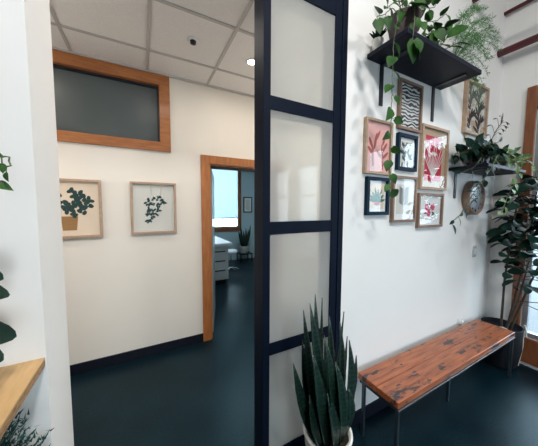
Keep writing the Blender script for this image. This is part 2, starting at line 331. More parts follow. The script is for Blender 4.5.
# hall ceiling: tiles and grid
struct(bx('ceiling', 'ceil', (-2.6, XR, 1.345, HB, 3.03, 3.09)), 'acoustic tile ceiling over the hall')
bm = bmesh.new()
k = -2.375
gx = [0.085 + 0.613*i for i in range(-4, 6)]; gy = [1.86, 2.472]
for x in gx: box(bm, x-0.012, x+0.012, 1.36, HB, 3.022, 3.0305)
for y in gy: box(bm, -2.6, XR, y-0.012, y+0.012, 3.0215, 3.0305)
box(bm, -2.6, XR, HB-0.02, HB, 3.012, 3.03)
struct(obj('trim_1', bm, 'grid'), 'metal ceiling grid')
struct(bx('baseboard_back', 'base', [(-2.6, 0.613, HB-0.012, HB, 0, 0.10), (1.72, XR, HB-0.012, HB, 0, 0.10)]))
struct(bx('baseboard_middle', 'base', (1.205, XR, WY-0.012, WY, 0, 0.10)))
struct(bx('baseboard_left', 'base', (-2.6, -0.345, WY-0.012, WY, 0, 0.10)))
struct(bx('baseboard_right', 'base', (XR-0.012, XR, 1.0, WY-0.012, 0, 0.10)))
# transom window in the hall
t1 = struct(bx('window_1', 'casingH', [(-1.25, 0.295, HB-0.022, HB+0.0, 2.905, 3.008), (-1.25, 0.295, HB-0.022, HB, 2.222, 2.318), (-1.25, -1.15, HB-0.022, HB, 2.318, 2.905), (0.19, 0.295, HB-0.022, HB, 2.318, 2.905),
                                       (-1.15, 0.19, HB, HB+0.10, 2.905, 2.93), (-1.15, 0.19, HB, HB+0.10, 2.300, 2.318), (0.19, 0.20, HB, HB+0.10, 2.30, 2.93)], bevel=0.003), 'wood framed transom window high on the hall wall')
struct(bx('pane', 'dimglass', (-1.15, 0.192, HB+0.055, HB+0.065, 2.31, 2.915), t1))
struct(bx('glazing_bead', 'black', [(-1.15, 0.19, HB+0.03, HB+0.055, 2.885, 2.905), (0.17, 0.19, HB+0.03, HB+0.055, 2.318, 2.885)], t1))
# door casing
d1 = struct(bx('door_1', 'casing', [(0.613, DX0, HB-0.022, HB, 0, 2.232), (DX0, DX1, HB-0.022, HB, 2.135, 2.232), (DX1, 1.72, HB-0.022, HB, 0, 2.232),
                                    (DX0-0.002, DX0+0.018, HB, 2.965, 0, 2.135), (DX1-0.018, DX1, HB, 2.965, 0, 2.135), (DX0, DX1, HB, 2.965, 2.117, 2.135)], bevel=0.003), 'orange wood door casing')
bm = bmesh.new(); a = math.radians(17)
for p in ((0, 0.04), ): box(bm, -0.02, 0.02, 0, 0.86, 0.01, 2.10)
dl = struct(obj('door_leaf', bm, 'doorleaf', None)); dl.location = (0.755, 2.975, 0); dl.rotation_euler = (0, 0, -a); dl.parent = d1
struct(bx('door_stop', 'black', (DX0+0.018, DX1-0.018, HB+0.03, HB+0.07, 2.09, 2.117), d1))

# clinic room beyond
CY = 6.9
struct(bx('wall_far', 'clinicwall', [(0.2, 0.9, CY, 7.02, 0, 3.0), (0.9, 2.60, CY, 7.02, 0, 0.98), (0.9, 2.60, CY, 7.02, 2.86, 3.0), (2.60, XR, CY, 7.02, 0, 3.0)]), 'pale blue far wall of the treatment room')
struct(bx('wall_side', 'clinicwall', [(0.1, 0.2, 2.965, 7.02, 0, 3.0)]))
struct(bx('ceiling', 'roomceil', (0.1, XR, 2.965, 7.02, 3.0, 3.08)), 'ceiling of the treatment room')
w2 = struct(bx('window_2', 'winwood', [(0.8, 2.69, CY-0.03, CY, 2.80, 2.90), (0.8, 2.69, CY-0.03, CY, 0.89, 1.0), (2.58, 2.69, CY-0.03, CY, 1.0, 2.80), (0.8, 0.9, CY-0.03, CY, 1.0, 2.80), (0.9, 2.6, CY, CY+0.1, 0.98, 1.0)]), 'brown framed window of the treatment room')
struct(bx('sash', 'black', [(0.9, 2.6, CY+0.05, CY+0.08, 1.27, 1.30), (2.12, 2.15, CY+0.05, CY+0.08, 1.0, 1.30), (0.9, 2.6, CY+0.05, CY+0.08, 1.0, 1.03), (1.5, 1.53, CY+0.05, CY+0.08, 1.0, 1.3)], w2))
struct(bx('pane', 'glass', (0.9, 2.6, CY+0.06, CY+0.066, 1.0, 2.86), w2))
tag(bx('roller_blind', 'blind', [(0.92, 2.57, CY+0.02, CY+0.024, 1.30, 2.80), (0.92, 2.57, CY+0.012, CY+0.034, 1.285, 1.305)]), 'white roller blind pulled down over the treatment room window', 'blind')

# street windows: window_3 is the one beside the fig
def street_window(name, y0, y1, z0, z1, label, rails):
    c = 0.075
    f = struct(bx(name, 'winwood', [(XR-0.03, XR, y1, y1+c, 0.04, z1+0.22), (XR-0.03, XR, y0-c, y0, 0.04, z1+0.22), (XR-0.03, XR, y0, y1, z1, z1+0.22), (XR-0.03, XR, y0, y1, 0.04, z0)], bevel=0.003), label)
    struct(bx('sash', 'alu', [(XR+0.01, XR+0.06, y1-0.045, y1, z0, z1), (XR+0.01, XR+0.06, y0, y0+0.045, z0, z1), (XR+0.01, XR+0.06, y0+0.045, y1-0.045, z1-0.045, z1), (XR+0.01, XR+0.06, y0+0.045, y1-0.045, z0, z0+0.05)] +
              [(XR+0.01, XR+0.06, y0+0.045, y1-0.045, r-0.03, r+0.03) for r in rails], f))
    struct(bx('pane', 'glass', (XR+0.03, XR+0.036, y0+0.045, y1-0.045, z0+0.05, z1-0.045), f))
street_window('window_3', *op[0], 'tall wood framed street window beside the leafy fig', [2.2])
street_window('window_6', *op[1], 'narrow street window next to the tall one', [2.2])
street_window('window_4', *op[2], 'street window seen reflected in the frosted glass', [1.9])
street_window('window_5', *op[3], 'street window at the far end of the street wall', [1.9])

# ------------------------------------------------------------------ sliding frosted partition
Y0, Y1 = 1.192, 1.315
p = thing('frosted_glass_panel', 'tall black framed frosted glass panel with four stacked panes beside the hall opening', 'glass panel', (0.9, 1.25, 0))
bx('stile', 'ink', (0.598, 0.642, Y0, Y1, 0.0, 3.02), p, 0.002)
bx('stile', 'ink', (1.100, 1.155, Y0, Y1, 0.0, 3.02), p, 0.002)
bx('jamb', 'ink', (1.1575, 1.2015, Y0-0.004, Y1, 0.0, 3.025), p, 0.002)
for z in (0.792, 1.515, 2.215):
    bx('crossbar', 'ink', (0.642, 1.100, Y0+0.002, Y1-0.01, z-0.037, z+0.037), p, 0.002)
bx('top_rail', 'ink', (0.642, 1.100, Y0+0.002, Y1-0.01, 2.83, 3.02), p, 0.002)
bx('bottom_rail', 'ink', (0.642, 1.100, Y0+0.002, Y1-0.01, 0.0, 0.13), p, 0.002)
for a, b in ((0.13, 0.755), (0.829, 1.478), (1.552, 2.178), (2.252, 2.83)):
    bx('pane', 'frost', (0.642, 1.100, 1.200, 1.206, a, b), p)

# ------------------------------------------------------------------ hall fittings
def downlight(x, lab):
    t = thing('recessed_downlight', lab, 'ceiling light', (x, 2.2, 3.03), 'recessed lights in the hall ceiling')
    bm = bmesh.new(); lathe(bm, (x, 2.2, 3.03), [(0.055, 0), (0.055, -0.004), (0.040, -0.006), (0.038, 0.0)], 28); obj('trim_ring', bm, 'plastic', t)
    bm = bmesh.new(); lathe(bm, (x, 2.2, 3.03), [(0.036, -0.001), (0.034, -0.008), (0.02, -0.014), (0.004, -0.016)], 28); obj('lens', bm, 'bulb', t)
downlight(0.972, 'round recessed light glowing on the hall ceiling beside the black frame')
t = thing('fire_sprinkler', 'small chrome and black fire sprinkler on the hall ceiling tile', 'sprinkler', (0.418, 2.157, 3.03))
bm = bmesh.new(); lathe(bm, (0.418, 2.157, 3.03), [(0.050, 0), (0.050, -0.004), (0.036, -0.010), (0.012, -0.011)], 24); obj('escutcheon', bm, 'plastic', t)
bm = bmesh.new(); lathe(bm, (0.418, 2.157, 3.03), [(0.026, -0.010), (0.024, -0.016), (0.010, -0.018), (0.010, -0.024), (0.024, -0.026), (0.024, -0.029), (0.004, -0.030)], 16); obj('sprinkler_head', bm, 'black', t)

# ------------------------------------------------------------------ framed pictures
def blob(bm, cx, cz, L, W, ang, y, kind='oval', n=14):
    """flat petal, its base at cx,cz pointing along ang (degrees from +X)"""
    a = math.radians(ang); vs = []
    for i in range(n):
        t = 2*PI*i/n
        u = L*(0.5 - 0.5*math.cos(t)); v = W*0.5*math.sin(t)
        if kind == 'leaf': v *= (1.15 - 0.3*u/L) * (abs(math.sin(t)) ** 0.3)
        vs.append(bm.verts.new((cx + u*math.cos(a) - v*math.sin(a), y, cz + u*math.sin(a) + v*math.cos(a))))
    bm.faces.new(vs)
def picture(label, x0, x1, z0, z1, Y, fwid, fm, mat_w, mat_m, print_m, motifs, group, depth=0.028, name='framed_print', glass='picglass'):
    cx, cz = (x0+x1)/2, (z0+z1)/2
    t = thing(name, label, 'picture', (cx, Y, z0), group)
    yf = Y - depth
    bm = bmesh.new()
    o = [(x0, z0), (x1, z0), (x1, z1), (x0, z1)]; i_ = [(x0+fwid, z0+fwid), (x1-fwid, z0+fwid), (x1-fwid, z1-fwid), (x0+fwid, z1-fwid)]
    O0 = [bm.verts.new((x, Y-0.001, z)) for x, z in o]; O1 = [bm.verts.new((x, yf, z)) for x, z in o]
    I0 = [bm.verts.new((x, Y-0.001, z)) for x, z in i_]; I1 = [bm.verts.new((x, yf, z)) for x, z in i_]
    for k in range(4):
        j = (k+1) % 4
        bm.faces.new((O0[k], O0[j], O1[j], O1[k])); bm.faces.new((O1[k], O1[j], I1[j], I1[k])); bm.faces.new((I1[k], I1[j], I0[j], I0[k])); bm.faces.new((I0[k], I0[j], O0[j], O0[k]))
    obj('frame', bm, fm, t, 0.0015)
    a, b, c, d = x0+fwid, x1-fwid, z0+fwid, z1-fwid
    yb = Y-0.006
    if mat_w > 0: bx('mat_board', mat_m, (a, b, yb-0.003, yb, c, d), t)
    pa, pb, pc, pd = a+mat_w, b-mat_w, c+mat_w, d-mat_w
    pr = bx('print', print_m, (pa, pb, yb-0.0045, yb-(0.003 if mat_w > 0 else 0), pc, pd), t)
    W, H = pb-pa, pd-pc
    for nm, mm, fn in motifs:
        bm = bmesh.new(); fn(bm, lambda u: pa+u*W, lambda v: pc+v*H, yb-0.0055, min(W, H)); q = obj(nm, bm, mm, pr); q.matrix_parent_inverse = Matrix.Identity(4)
    bx('glass', glass, (a, b, yf+0.006, yf+0.008, c, d), t)
    return t
def fronds(u0, v0, angs, L, W, kind='oval'):
    def fn(bm, X, Z, y, s):
        for k, a in enumerate(angs): blob(bm, X(u0), Z(v0), L*s*(1 if k % 2 else 0.85), W*s, a, y-0.00005*k, kind)
    return fn
def multi(lst):
    def fn(bm, X, Z, y, s):
        for k, (u, v, L, W, a) in enumerate(lst): blob(bm, X(u), Z(v), L*s, W*s, a, y-0.00005*k)
    return fn
def rnd_blobs(seed, n, u0, u1, v0, v1, L, W, ang=None):
    def fn(bm, X, Z, y, s):
        r = random.Random(seed)
        for k in range(n): blob(bm, X(r.uniform(u0, u1)), Z(r.uniform(v0, v1)), L*s*r.uniform(.7, 1.2), W*s*r.uniform(.8, 1.2), (ang if ang is not None else 0) + r.uniform(-180, 180)*(1 if ang is None else .15), y-0.00003*k, 'leaf')
    return fn
G1 = 'framed prints grouped on the white wall'
coral = [(0.32, 0.10, 0.55, 0.11, 95), (0.32, 0.42, 0.42, 0.10, 118), (0.34, 0.45, 0.50, 0.10, 78), (0.36, 0.60, 0.42, 0.10, 58), (0.30, 0.36, 0.30, 0.10, 140)]
coral2 = [(0.74, 0.05, 0.75, 0.09, 96), (0.70, 0.28, 0.34, 0.09, 40), (0.70, 0.42, 0.34, 0.09, 55), (0.68, 0.30, 0.30, 0.09, 140), (0.70, 0.56, 0.30, 0.09, 70), (0.72, 0.16, 0.30, 0.09, 25)]
picture('pink print of rust coral branches, leftmost of the group on the white wall', 1.37, 1.655, 1.875, 2.258, WY, 0.018, 'oak', 0.0, 'paper', 'pink', [('motif', 'rust', multi(coral)), ('motif', 'rust', multi(coral2))], G1)
picture('black and white zebra wave print in a wood frame beneath the upper black shelf', 1.72, 2.01, 2.235, 2.600, WY, 0.020, 'walnut', 0.0, 'paper', 'zebra', [], G1)
picture('small dark blue framed print of teal flowers between the pink and large red prints', 1.725, 1.972, 1.925, 2.205, WY, 0.026, 'navy', 0.030, 'paper', 'greypaper', [('motif', 'darkink', rnd_blobs(3, 16, .1, .8, .05, .5, .32, .13)), ('motif', 'darkink', rnd_blobs(9, 9, .05, .85, .78, .9, .2, .1))], G1)
def vase(bm, X, Z, y, s):
    for k in range(11): blob(bm, X(0.5), Z(0.05), (0.95+0.25*(k % 3))*s, 0.035*s, 52+7.6*k, y-0.0001*k)
    r = random.Random(2)
    for k in range(14): blob(bm, X(r.uniform(.05, .9)), Z(r.uniform(.5, .92)), .16*s, .08*s, r.uniform(0, 360), y-0.0002-0.00003*k)
picture('largest print of the wall group, pale stems on crimson in a wood frame', 2.030, 2.435, 1.790, 2.320, WY, 0.022, 'oak', 0.055, 'kraft', 'red', [('motif', 'whiteink', vase)], G1)
picture('small dark blue framed print of a potted plant, lower left of the wall group', 1.400, 1.645, 1.580, 1.855, WY, 0.026, 'navy', 0.022, 'paper', 'cream',
        [('motif', 'greenink', fronds(.5, .28, (35, 60, 82, 104, 128, 150, 10, 170), .72, .15, 'leaf')), ('motif', 'roseink', multi([(0.3, .2, .45, .18, 0)])), ('motif', 'paper', multi([(0.3, .1, .42, .18, 0)]))], G1)
def palm(bm, X, Z, y, s):
    for k in range(8):
        for sg in (-1, 1): blob(bm, X(0.5), Z(0.30+0.07*k), 0.40*s, 0.05*s, 90-sg*62, y-0.00004*k)
picture('black palm leaf print with wide white border, bottom middle of the wall group', 1.685, 1.990, 1.520, 1.882, WY, 0.020, 'walnut', 0.045, 'paper', 'greypaper', [('motif', 'blackink', palm)], G1)
def blossom(bm, X, Z, y, s):
    k = 0
    for (u, v) in ((.3, .66), (.68, .68), (.42, .36)):
        for a in range(0, 360, 60): blob(bm, X(u), Z(v), .22*s, .17*s, a+10, y-0.00003*k); k += 1
picture('rose blossom print with dark leaves, lower right of the wall group', 2.025, 2.400, 1.465, 1.760, WY, 0.020, 'walnut', 0.050, 'paper', 'paper',
        [('motif', 'roseink', blossom), ('motif', 'darkink', multi([(.5, .5, .32, .10, 70), (.62, .42, .34, .12, -25), (.3, .4, .25, .1, 200), (.6, .2, .3, .1, 20), (.5, .75, .2, .08, 120)]))], G1)
def cut(bm, X, Z, y, s):
    k = 0
    for u, v, side in ((.28, .08, 1), (.72, .30, -1), (.28, .48, 1), (.74, .02, -1), (.72, .66, 1), (.25, .78, 1)):
        for q in range(6): blob(bm, X(u), Z(v+0.05*q), .34*s, .09*s, 90-(q-2.5)*26, y-0.00003*k); k += 1
picture('print of black and pale leaf shapes in a wood frame at the upper right', 2.690, 3.130, 2.345, 2.835, WY, 0.024, 'oak', 0.0, 'paper', 'greypaper', [('motif', 'kraft', rnd_blobs(5, 12, .05, .9, .0, .9, .26, .12)), ('motif', 'blackink', cut)], G1, depth=0.035)
G2 = 'botanical prints on the hall wall'
def bush(bm, X, Z, y, s):
    r = random.Random(11)
    for k in range(60):
        a = r.uniform(0, 360); q = r.random()**.5
        blob(bm, X(.55+.27*q*math.cos(math.radians(a))), Z(.60+.22*q*math.sin(math.radians(a))), .11*s, .075*s, r.uniform(0, 360), y-0.00003*k)
def potm(bm, X, Z, y, s):
    vs = [bm.verts.new((X(u), y, Z(v))) for u, v in ((.34, .10), (.58, .10), (.61, .36), (.31, .36))]; bm.faces.new(vs)
picture('print of a leafy plant in a brown basket pot on the hall wall', -0.82, -0.345, 1.335, 1.885, HB, 0.022, 'oak', 0.0, 'paper', 'cream', [('motif', 'darkink', bush), ('motif', 'basketink', potm)], G2, depth=0.04, glass='acrylic')
def trail(bm, X, Z, y, s):
    r = random.Random(4); k = 0
    for (u, v, w_) in ((.42, .72, .10), (.55, .74, .12), (.68, .70, .10), (.35, .6, .08), (.5, .62, .12), (.62, .58, .1), (.72, .6, .06), (.36, .5, .08), (.48, .5, .09), (.6, .48, .07), (.38, .4, .06), (.5, .38, .05), (.42, .3, .05), (.36, .22, .04)):
        for q in range(4): blob(bm, X(u+r.uniform(-w_, w_)*.7), Z(v+r.uniform(-.04, .04)), .09*s, .055*s, r.uniform(200, 340), y-0.00003*k); k += 1
def strings(bm, X, Z, y, s):
    for u, a in ((.45, 96), (.66, 84)): blob(bm, X(u), Z(.76), .26*s, .012*s, a, y)
picture('print of a hanging trailing plant, square light wood frame left of the hall door', -0.103, 0.335, 1.345, 1.888, HB, 0.022, 'oak', 0.0, 'paper', 'greypaper', [('motif', 'darkink', trail), ('motif', 'basketink', strings)], G2, depth=0.04, glass='acrylic')

# wall clock
cx, cz, r_ = 2.93, 1.735, 0.168
t = thing('wall_clock', 'round wooden wall clock with a silver face under the lower shelf', 'clock', (cx, WY, cz-r_))
bm = bmesh.new(); lathe(bm, (cx, WY, cz), [(r_-0.01, -0.001), (r_, -0.01), (r_, -0.062), (r_-0.006, -0.068), (r_-0.016, -0.068), (r_-0.018, -0.05), (0.02, -0.05)], 48, 'Y'); obj('case', bm, 'walnut', t)
bm = bmesh.new(); lathe(bm, (cx, WY, cz), [(r_-0.02, -0.051), (r_-0.02, -0.054), (0.002, -0.0545)], 48, 'Y'); obj('face', bm, 'clockface', t)
for h in range(12):
    bm = bmesh.new(); a = h*PI/6; d_ = V((math.cos(a), 0, math.sin(a))); c_ = V((cx, WY-0.0560, cz)); tube(bm, [c_+d_*0.112, c_+d_*(0.138 if h % 3 == 0 else 0.130)], 0.0045, 5); obj('hour_mark', bm, 'blackink', t)
for nm, a, L in (('hour_hand', 150, 0.075), ('minute_hand', 205, 0.115)):
    bm = bmesh.new(); a = math.radians(a); tube(bm, [(cx-0.02*math.cos(a), WY-0.058, cz-0.02*math.sin(a)), (cx+L*math.cos(a), WY-0.058, cz+L*math.sin(a))], 0.004, 6); obj(nm, bm, 'blackink', t)
bm = bmesh.new(); lathe(bm, (cx, WY, cz), [(r_-0.02, -0.062), (r_-0.022, -0.064), (0.002, -0.065)], 48, 'Y'); obj('glass', bm, 'picglass', t)

# ------------------------------------------------------------------ shelves
def shelf(name, label, x0, x1, y0, z0, th, brs, drop):
    t = thing(name, label, 'shelf', (x0, WY, z0), 'black wall shelves')
    bx('board', 'blackwood', (x0, x1, y0, WY-0.001, z0, z0+th), t, 0.003)
    for x in brs:
        bx('bracket', 'black', [(x-0.018, x+0.018, WY-0.008, WY-0.001, z0-drop, z0-0.0005), (x-0.018, x+0.018, y0+0.05, WY-0.008, z0-0.0075, z0-0.0005)], t, 0.001)
shelf('wall_shelf', 'upper black wooden wall shelf carrying the trailing vine and fern', 1.384, 2.30, 0.905, 2.645, 0.032, (1.535, 2.19), 0.28)
shelf('wall_shelf', 'lower black wooden wall shelf above the round clock', 2.50, 3.31, 0.90, 1.975, 0.028, (2.63, 3.20), 0.25)
# left plywood counter
t = thing('plywood_shelf', 'pale plywood shelf fixed to the white wall at the left edge', 'shelf', (-1.0, WY, 1.02))
bx('board', 'beech', (-1.9, -0.349, 0.50, WY-0.001, 1.045, 1.052), t)
bx('edge', 'plyedge', [(-1.9, -0.3495, 0.50, WY-0.001, 1.018, 1.0448)], t)
bx('bracket', 'alu', [(-1.2, -1.17, 0.6, WY-0.001, 1.010, 1.0178), (-1.2, -1.17, WY-0.009, WY-0.001, 0.8, 1.010)], t)
bx('bracket', 'alu', [(-0.9, -0.87, 0.6, WY-0.001, 1.010, 1.0178), (-0.9, -0.87, WY-0.009, WY-0.001, 0.8, 1.010)], t)

# ------------------------------------------------------------------ bench
t = thing('wooden_bench', 'long reclaimed wood bench with thin dark steel legs under the pictures', 'bench', (2.22, 0.98, 0))
bx('seat', 'bench', [(1.335, 3.115, 0.835, 0.987, 0.412, 0.455), (1.335, 3.115, 0.9875, 1.14, 0.412, 0.4548)], t, 0.005)
bx('edge_strip', 'edge', [(1.335, 3.115, 0.828, 0.8345, 0.400, 0.408)], t)
bx('frame', 'steel', [(1.345, 3.105, 0.838, 0.858, 0.385, 0.4115), (1.345, 3.105, 1.110, 1.130, 0.385, 0.4115), (1.345, 1.365, 0.858, 1.11, 0.385, 0.4115), (3.085, 3.105, 0.858, 1.11, 0.385, 0.4115), (2.24, 2.26, 0.858, 1.11, 0.385, 0.4115)], t)
for x, y in ((1.345, 0.838), (1.345, 1.09), (3.085, 0.838), (3.085, 1.09), (2.24, 0.97)):
    bx('leg', 'steel', (x, x+0.020, y, y+0.020, 0.0, 0.3848), t)

# ------------------------------------------------------------------ wall plates, pipes
t = thing('light_switch', 'small white light switch plate on the wall above the bench end', 'switch', (3.10, WY, 1.11))
bx('plate', 'switchgrey', (3.065, 3.135, WY-0.008, WY-0.0005, 1.115, 1.235), t, 0.002); bx('rocker', 'plastic', (3.088, 3.112, WY-0.013, WY-0.0085, 1.145, 1.205), t, 0.001)
t = thing('power_outlet', 'white power outlet with a plug low on the wall behind the bench', 'outlet', (2.88, WY, 0.4))
bx('plate', 'plastic', (2.845, 2.915, WY-0.008, WY-0.0005, 0.385, 0.50), t, 0.002); bx('plug', 'plastic', (2.862, 2.898, WY-0.035, WY-0.0085, 0.44, 0.475), t, 0.003)
def pipe(x, z, r, y0, lab):
    bm = bmesh.new(); lathe(bm, (x, 0, z), [(r, WY-0.001), (r, y0)], 20, 'Y'); tag(obj('maroon_pipe', bm, 'maroon'), lab, 'pipe', 'pipes under the ceiling')
pipe(3.36, 3.25, 0.035, -3.5, 'thick maroon pipe under the ceiling, lowest of the three')
pipe(2.77, 3.56, 0.030, -3.5, 'maroon pipe entering the wall at the very top edge above the shelf')
pipe(3.44, 3.68, 0.018, -3.5, 'thin dark maroon conduit high in the corner, smallest of the pipes')

# ------------------------------------------------------------------ plants
def pot(parent, c, r0, r1, h, m, name='pot', wall=0.008, rim=0.0):
    x, y, z = c; bm = bmesh.new()
    lathe(bm, (x, y, z), [(r0*0.9, 0.0), (r0, 0.012), (r1, h-rim), (r1+rim*0.4, h-rim*0.5), (r1+rim*0.3, h), (r1-wall, h), (r1-wall-0.004, h-0.03)], 40); obj(name, bm, m, parent)
    bm = bmesh.new(); lathe(bm, (x, y, z), [(r1-wall-0.003, h-0.035), (r1-wall-0.004, h-0.028), (0.004, h-0.022)], 32); obj('soil', bm, 'soil', parent)
def rv(r, s): return V((r.uniform(-s, s), r.uniform(-s, s), r.uniform(-s, s)))
def vines(parent, lines, lm, seed, L=0.07, gap=0.045, kind='heart', rad=0.0025, extra=(), nm='foliage', wr=0.75, out=(-0.25, -0.8, 0.25), dz=-0.5, shape=None):
    r = random.Random(seed); bs = bmesh.new(); bl = bmesh.new()
    for ln in lines:
        pts = [V(q) for q in ln]; dense = []
        for a, b in zip(pts, pts[1:]):
            n = max(2, int((b-a).length/0.02)); dense += [a.lerp(b, i/n) + rv(r, 0.0025) for i in range(n)]
        dense.append(pts[-1]); tube(bs, dense, rad, 5)
        acc = 0; side = 1
        for i in range(1, len(dense)):
            acc += (dense[i]-dense[i-1]).length
            if acc > gap or i == len(dense)-1:
                acc = 0; side = -side; t_ = (dense[i]-dense[i-1]).normalized(); sd = t_.cross(V((0, -1, 0.2))).normalized()*side
                d = (t_*0.3 + sd*0.8 + V((0, -0.3, dz)) + rv(r, 0.35)).normalized(); b0 = dense[i] + d*0.02
                tube(bs, [dense[i], b0], rad*0.7, 4); l_ = L*r.uniform(0.7, 1.2)
                leaf(bl, b0, d, V(out)+rv(r, 0.5), l_, l_*wr, kind, r.uniform(0.1, 0.35), 0.22)
    for b0, d, n_, l_, w_, k_ in extra: leaf(bl, b0, d, n_, l_, w_, k_, 0.25, 0.22)
    obj('stem', bs, 'stem', parent); return obj(nm, bl, lm, parent)
def bushy(parent, c, n, spread, seed, L, lm, up=0.7, kind='heart', wr=0.75, zmin=-9):
    r = random.Random(seed); lines = []
    for k in range(n):
        a = 2*PI*k/n + r.uniform(-.3, .3); q = r.uniform(0.5, 1.0)
        d = V((math.cos(a)*spread[0], math.sin(a)*spread[1], 0)); h = spread[2]*r.uniform(0.4, 1.0)*up
        p0 = V(c) + rv(r, 0.01); p1 = V(c) + d*q*0.45 + V((0, 0, h)); p2 = V(c) + d*q + V((0, 0, max(h*0.55, zmin)))
        p2.y = min(p2.y, 1.15); p1.y = min(p1.y, 1.15); lines.append([p0, p1, p2])
    return lines

# --- upper shelf: trailing pothos
U = 2.677
PX, PY = 1.49, 1.005
t = thing('potted_pothos', 'trailing green vine in a dark clay pot at the left of the upper shelf', 'plant', (PX, PY, U))
pot(t, (PX, PY, U), 0.070, 0.098, 0.145, 'terracotta')
P0 = (PX, PY, U+0.13)
ln = [[P0, (1.40, 0.95, 2.86), (1.345, 0.94, 2.78), (1.345, 0.965, 2.60), (1.35, 0.97, 2.42), (1.35, 0.965, 2.10), (1.352, 0.965, 1.90), (1.35, 0.96, 1.745)],
      [P0, (1.40, 0.98, 2.88), (1.34, 0.98, 2.84), (1.30, 0.98, 2.80)],
      [P0, (1.37, 1.0, 2.84), (1.29, 1.0, 2.77), (1.21, 0.98, 2.72)],
      [P0, (1.56, 1.0, 2.90), (1.66, 0.98, 2.93), (1.76, 0.97, 2.97)],
      [P0, (1.50, 0.98, 2.90), (1.55, 0.96, 2.97), (1.60, 0.95, 3.0)],
      [P0, (1.60, 1.02, 2.86), (1.70, 1.0, 2.87), (1.80, 0.97, 2.90), (1.86, 0.95, 2.95)],
      [P0, (1.62, 0.98, 2.84), (1.72, 0.94, 2.80)],
      [P0, (1.45, 0.92, 2.84), (1.42, 0.89, 2.74), (1.40, 0.885, 2.60)],
      [P0, (1.50, 1.05, 2.95), (1.52, 1.07, 3.02)]]
vines(t, ln, 'leaf', 21, 0.075, 0.062, extra=[((1.41, 0.885, 2.60), (0.1, -0.1, -1), (-0.5, -1, 0.3), 0.12, 0.10, 'heart'), ((1.42, 0.87, 2.55), (0.9, -0.1, -0.9), (0, -1, 0.8), 0.075, 0.05, 'heart'), ((1.40, 0.90, 2.80), (0.8, -0.4, 0.1), (-0.2, -0.7, 0.8), 0.12, 0.10, 'heart')])
# small bowl with succulent
t = thing('small_white_planter', 'small off-white planter with thin leaves at the left end of the upper shelf', 'plant', (1.44, 1.13, U))
pot(t, (1.425, 1.142, U), 0.026, 0.038, 0.075, 'ceramic')
bm = bmesh.new(); r = random.Random(5)
for k in range(9):
    a = PI + PI*k/8; leaf(bm, (1.425, 1.142, U+0.065), (math.cos(a)-0.5, min(math.sin(a), 0.2), 0.9), (0, 0, 1), 0.09, 0.022, 'spear', 0.2)
obj('foliage', bm, 'leafdk', t)
# broad leaf plant in white pot
t = thing('broad_leaf_plant', 'broad-leaved plant in a white pot in the middle of the upper shelf', 'plant', (1.93, 1.06, U))
pot(t, (1.93, 1.06, U), 0.05, 0.062, 0.10, 'ceramic')
bl = bmesh.new(); bs = bmesh.new(); r = random.Random(8); c0 = V((1.93, 1.06, U+0.08))
for k in range(15):
    a = r.uniform(0, 2*PI); d = V((math.cos(a), math.sin(a)*0.6-0.25, r.uniform(0.3, 1.3))).normalized(); h = r.uniform(0.07, 0.17)
    e = c0 + d*h; e.y = min(e.y, 1.12); tube(bs, [c0, e], 0.003, 5)
    dd = V((d.x*1.1, d.y-0.3, d.z*0.25-0.1)); leaf(bl, e, dd, (-0.1, -0.6, 0.8), r.uniform(0.09, 0.13), r.uniform(0.05, 0.075), 'oval', 0.3)
for e, d, l_ in (((1.98, 1.0, 2.86), (0.55, -0.3, 0.45), 0.2), ((1.95, 1.0, 2.86), (0.2, -0.2, 0.9), 0.13)):
    tube(bs, [c0, e], 0.004, 5); leaf(bl, e, d, (-0.4, -0.7, 0.5), l_, l_*0.42, 'oval', 0.15)
obj('stem', bs, 'stem', t); obj('foliage', bl, 'leaf', t)
# second smaller vine between pots
t = thing('small_leafy_vine', 'small bushy vine between the dark pot and the broad-leaved plant', 'plant', (1.74, 1.07, U))
pot(t, (1.74, 1.08, U), 0.045, 0.055, 0.08, 'terracotta')
vines(t, bushy(t, (1.74, 1.07, U+0.07), 9, (0.15, 0.13, 0.16), 31, 0.05, 'leaf'), 'leaf', 33, 0.055, 0.045)

# asparagus fern
t = thing('asparagus_fern', 'feathery pale green asparagus fern spilling past the right end of the upper shelf', 'plant', (2.2, 1.06, U))
pot(t, (2.2, 1.07, U), 0.05, 0.065, 0.10, 'terracotta')
bm = bmesh.new(); bs = bmesh.new(); r = random.Random(77); c0 = V((2.2, 1.06, U+0.09))
ends = [(2.05, 0.98, 2.90), (2.10, 0.95, 3.02), (2.22, 0.95, 3.12), (2.38, 0.98, 3.20), (2.52, 1.0, 3.26), (2.66, 1.0, 3.24), (2.78, 1.0, 3.16), (2.90, 1.02, 3.06), (2.96, 1.05, 3.18), (2.62, 0.95, 3.02), (2.45, 0.92, 3.05), (2.30, 0.92, 3.0),
        (2.55, 0.98, 2.88), (2.42, 0.92, 2.80), (2.70, 1.0, 2.94), (2.62, 1.02, 2.70), (2.68, 1.04, 2.58), (2.50, 1.0, 2.66), (2.20, 0.88, 2.84), (2.80, 1.06, 2.86), (2.36, 0.95, 2.90), (2.74, 1.08, 2.52)]
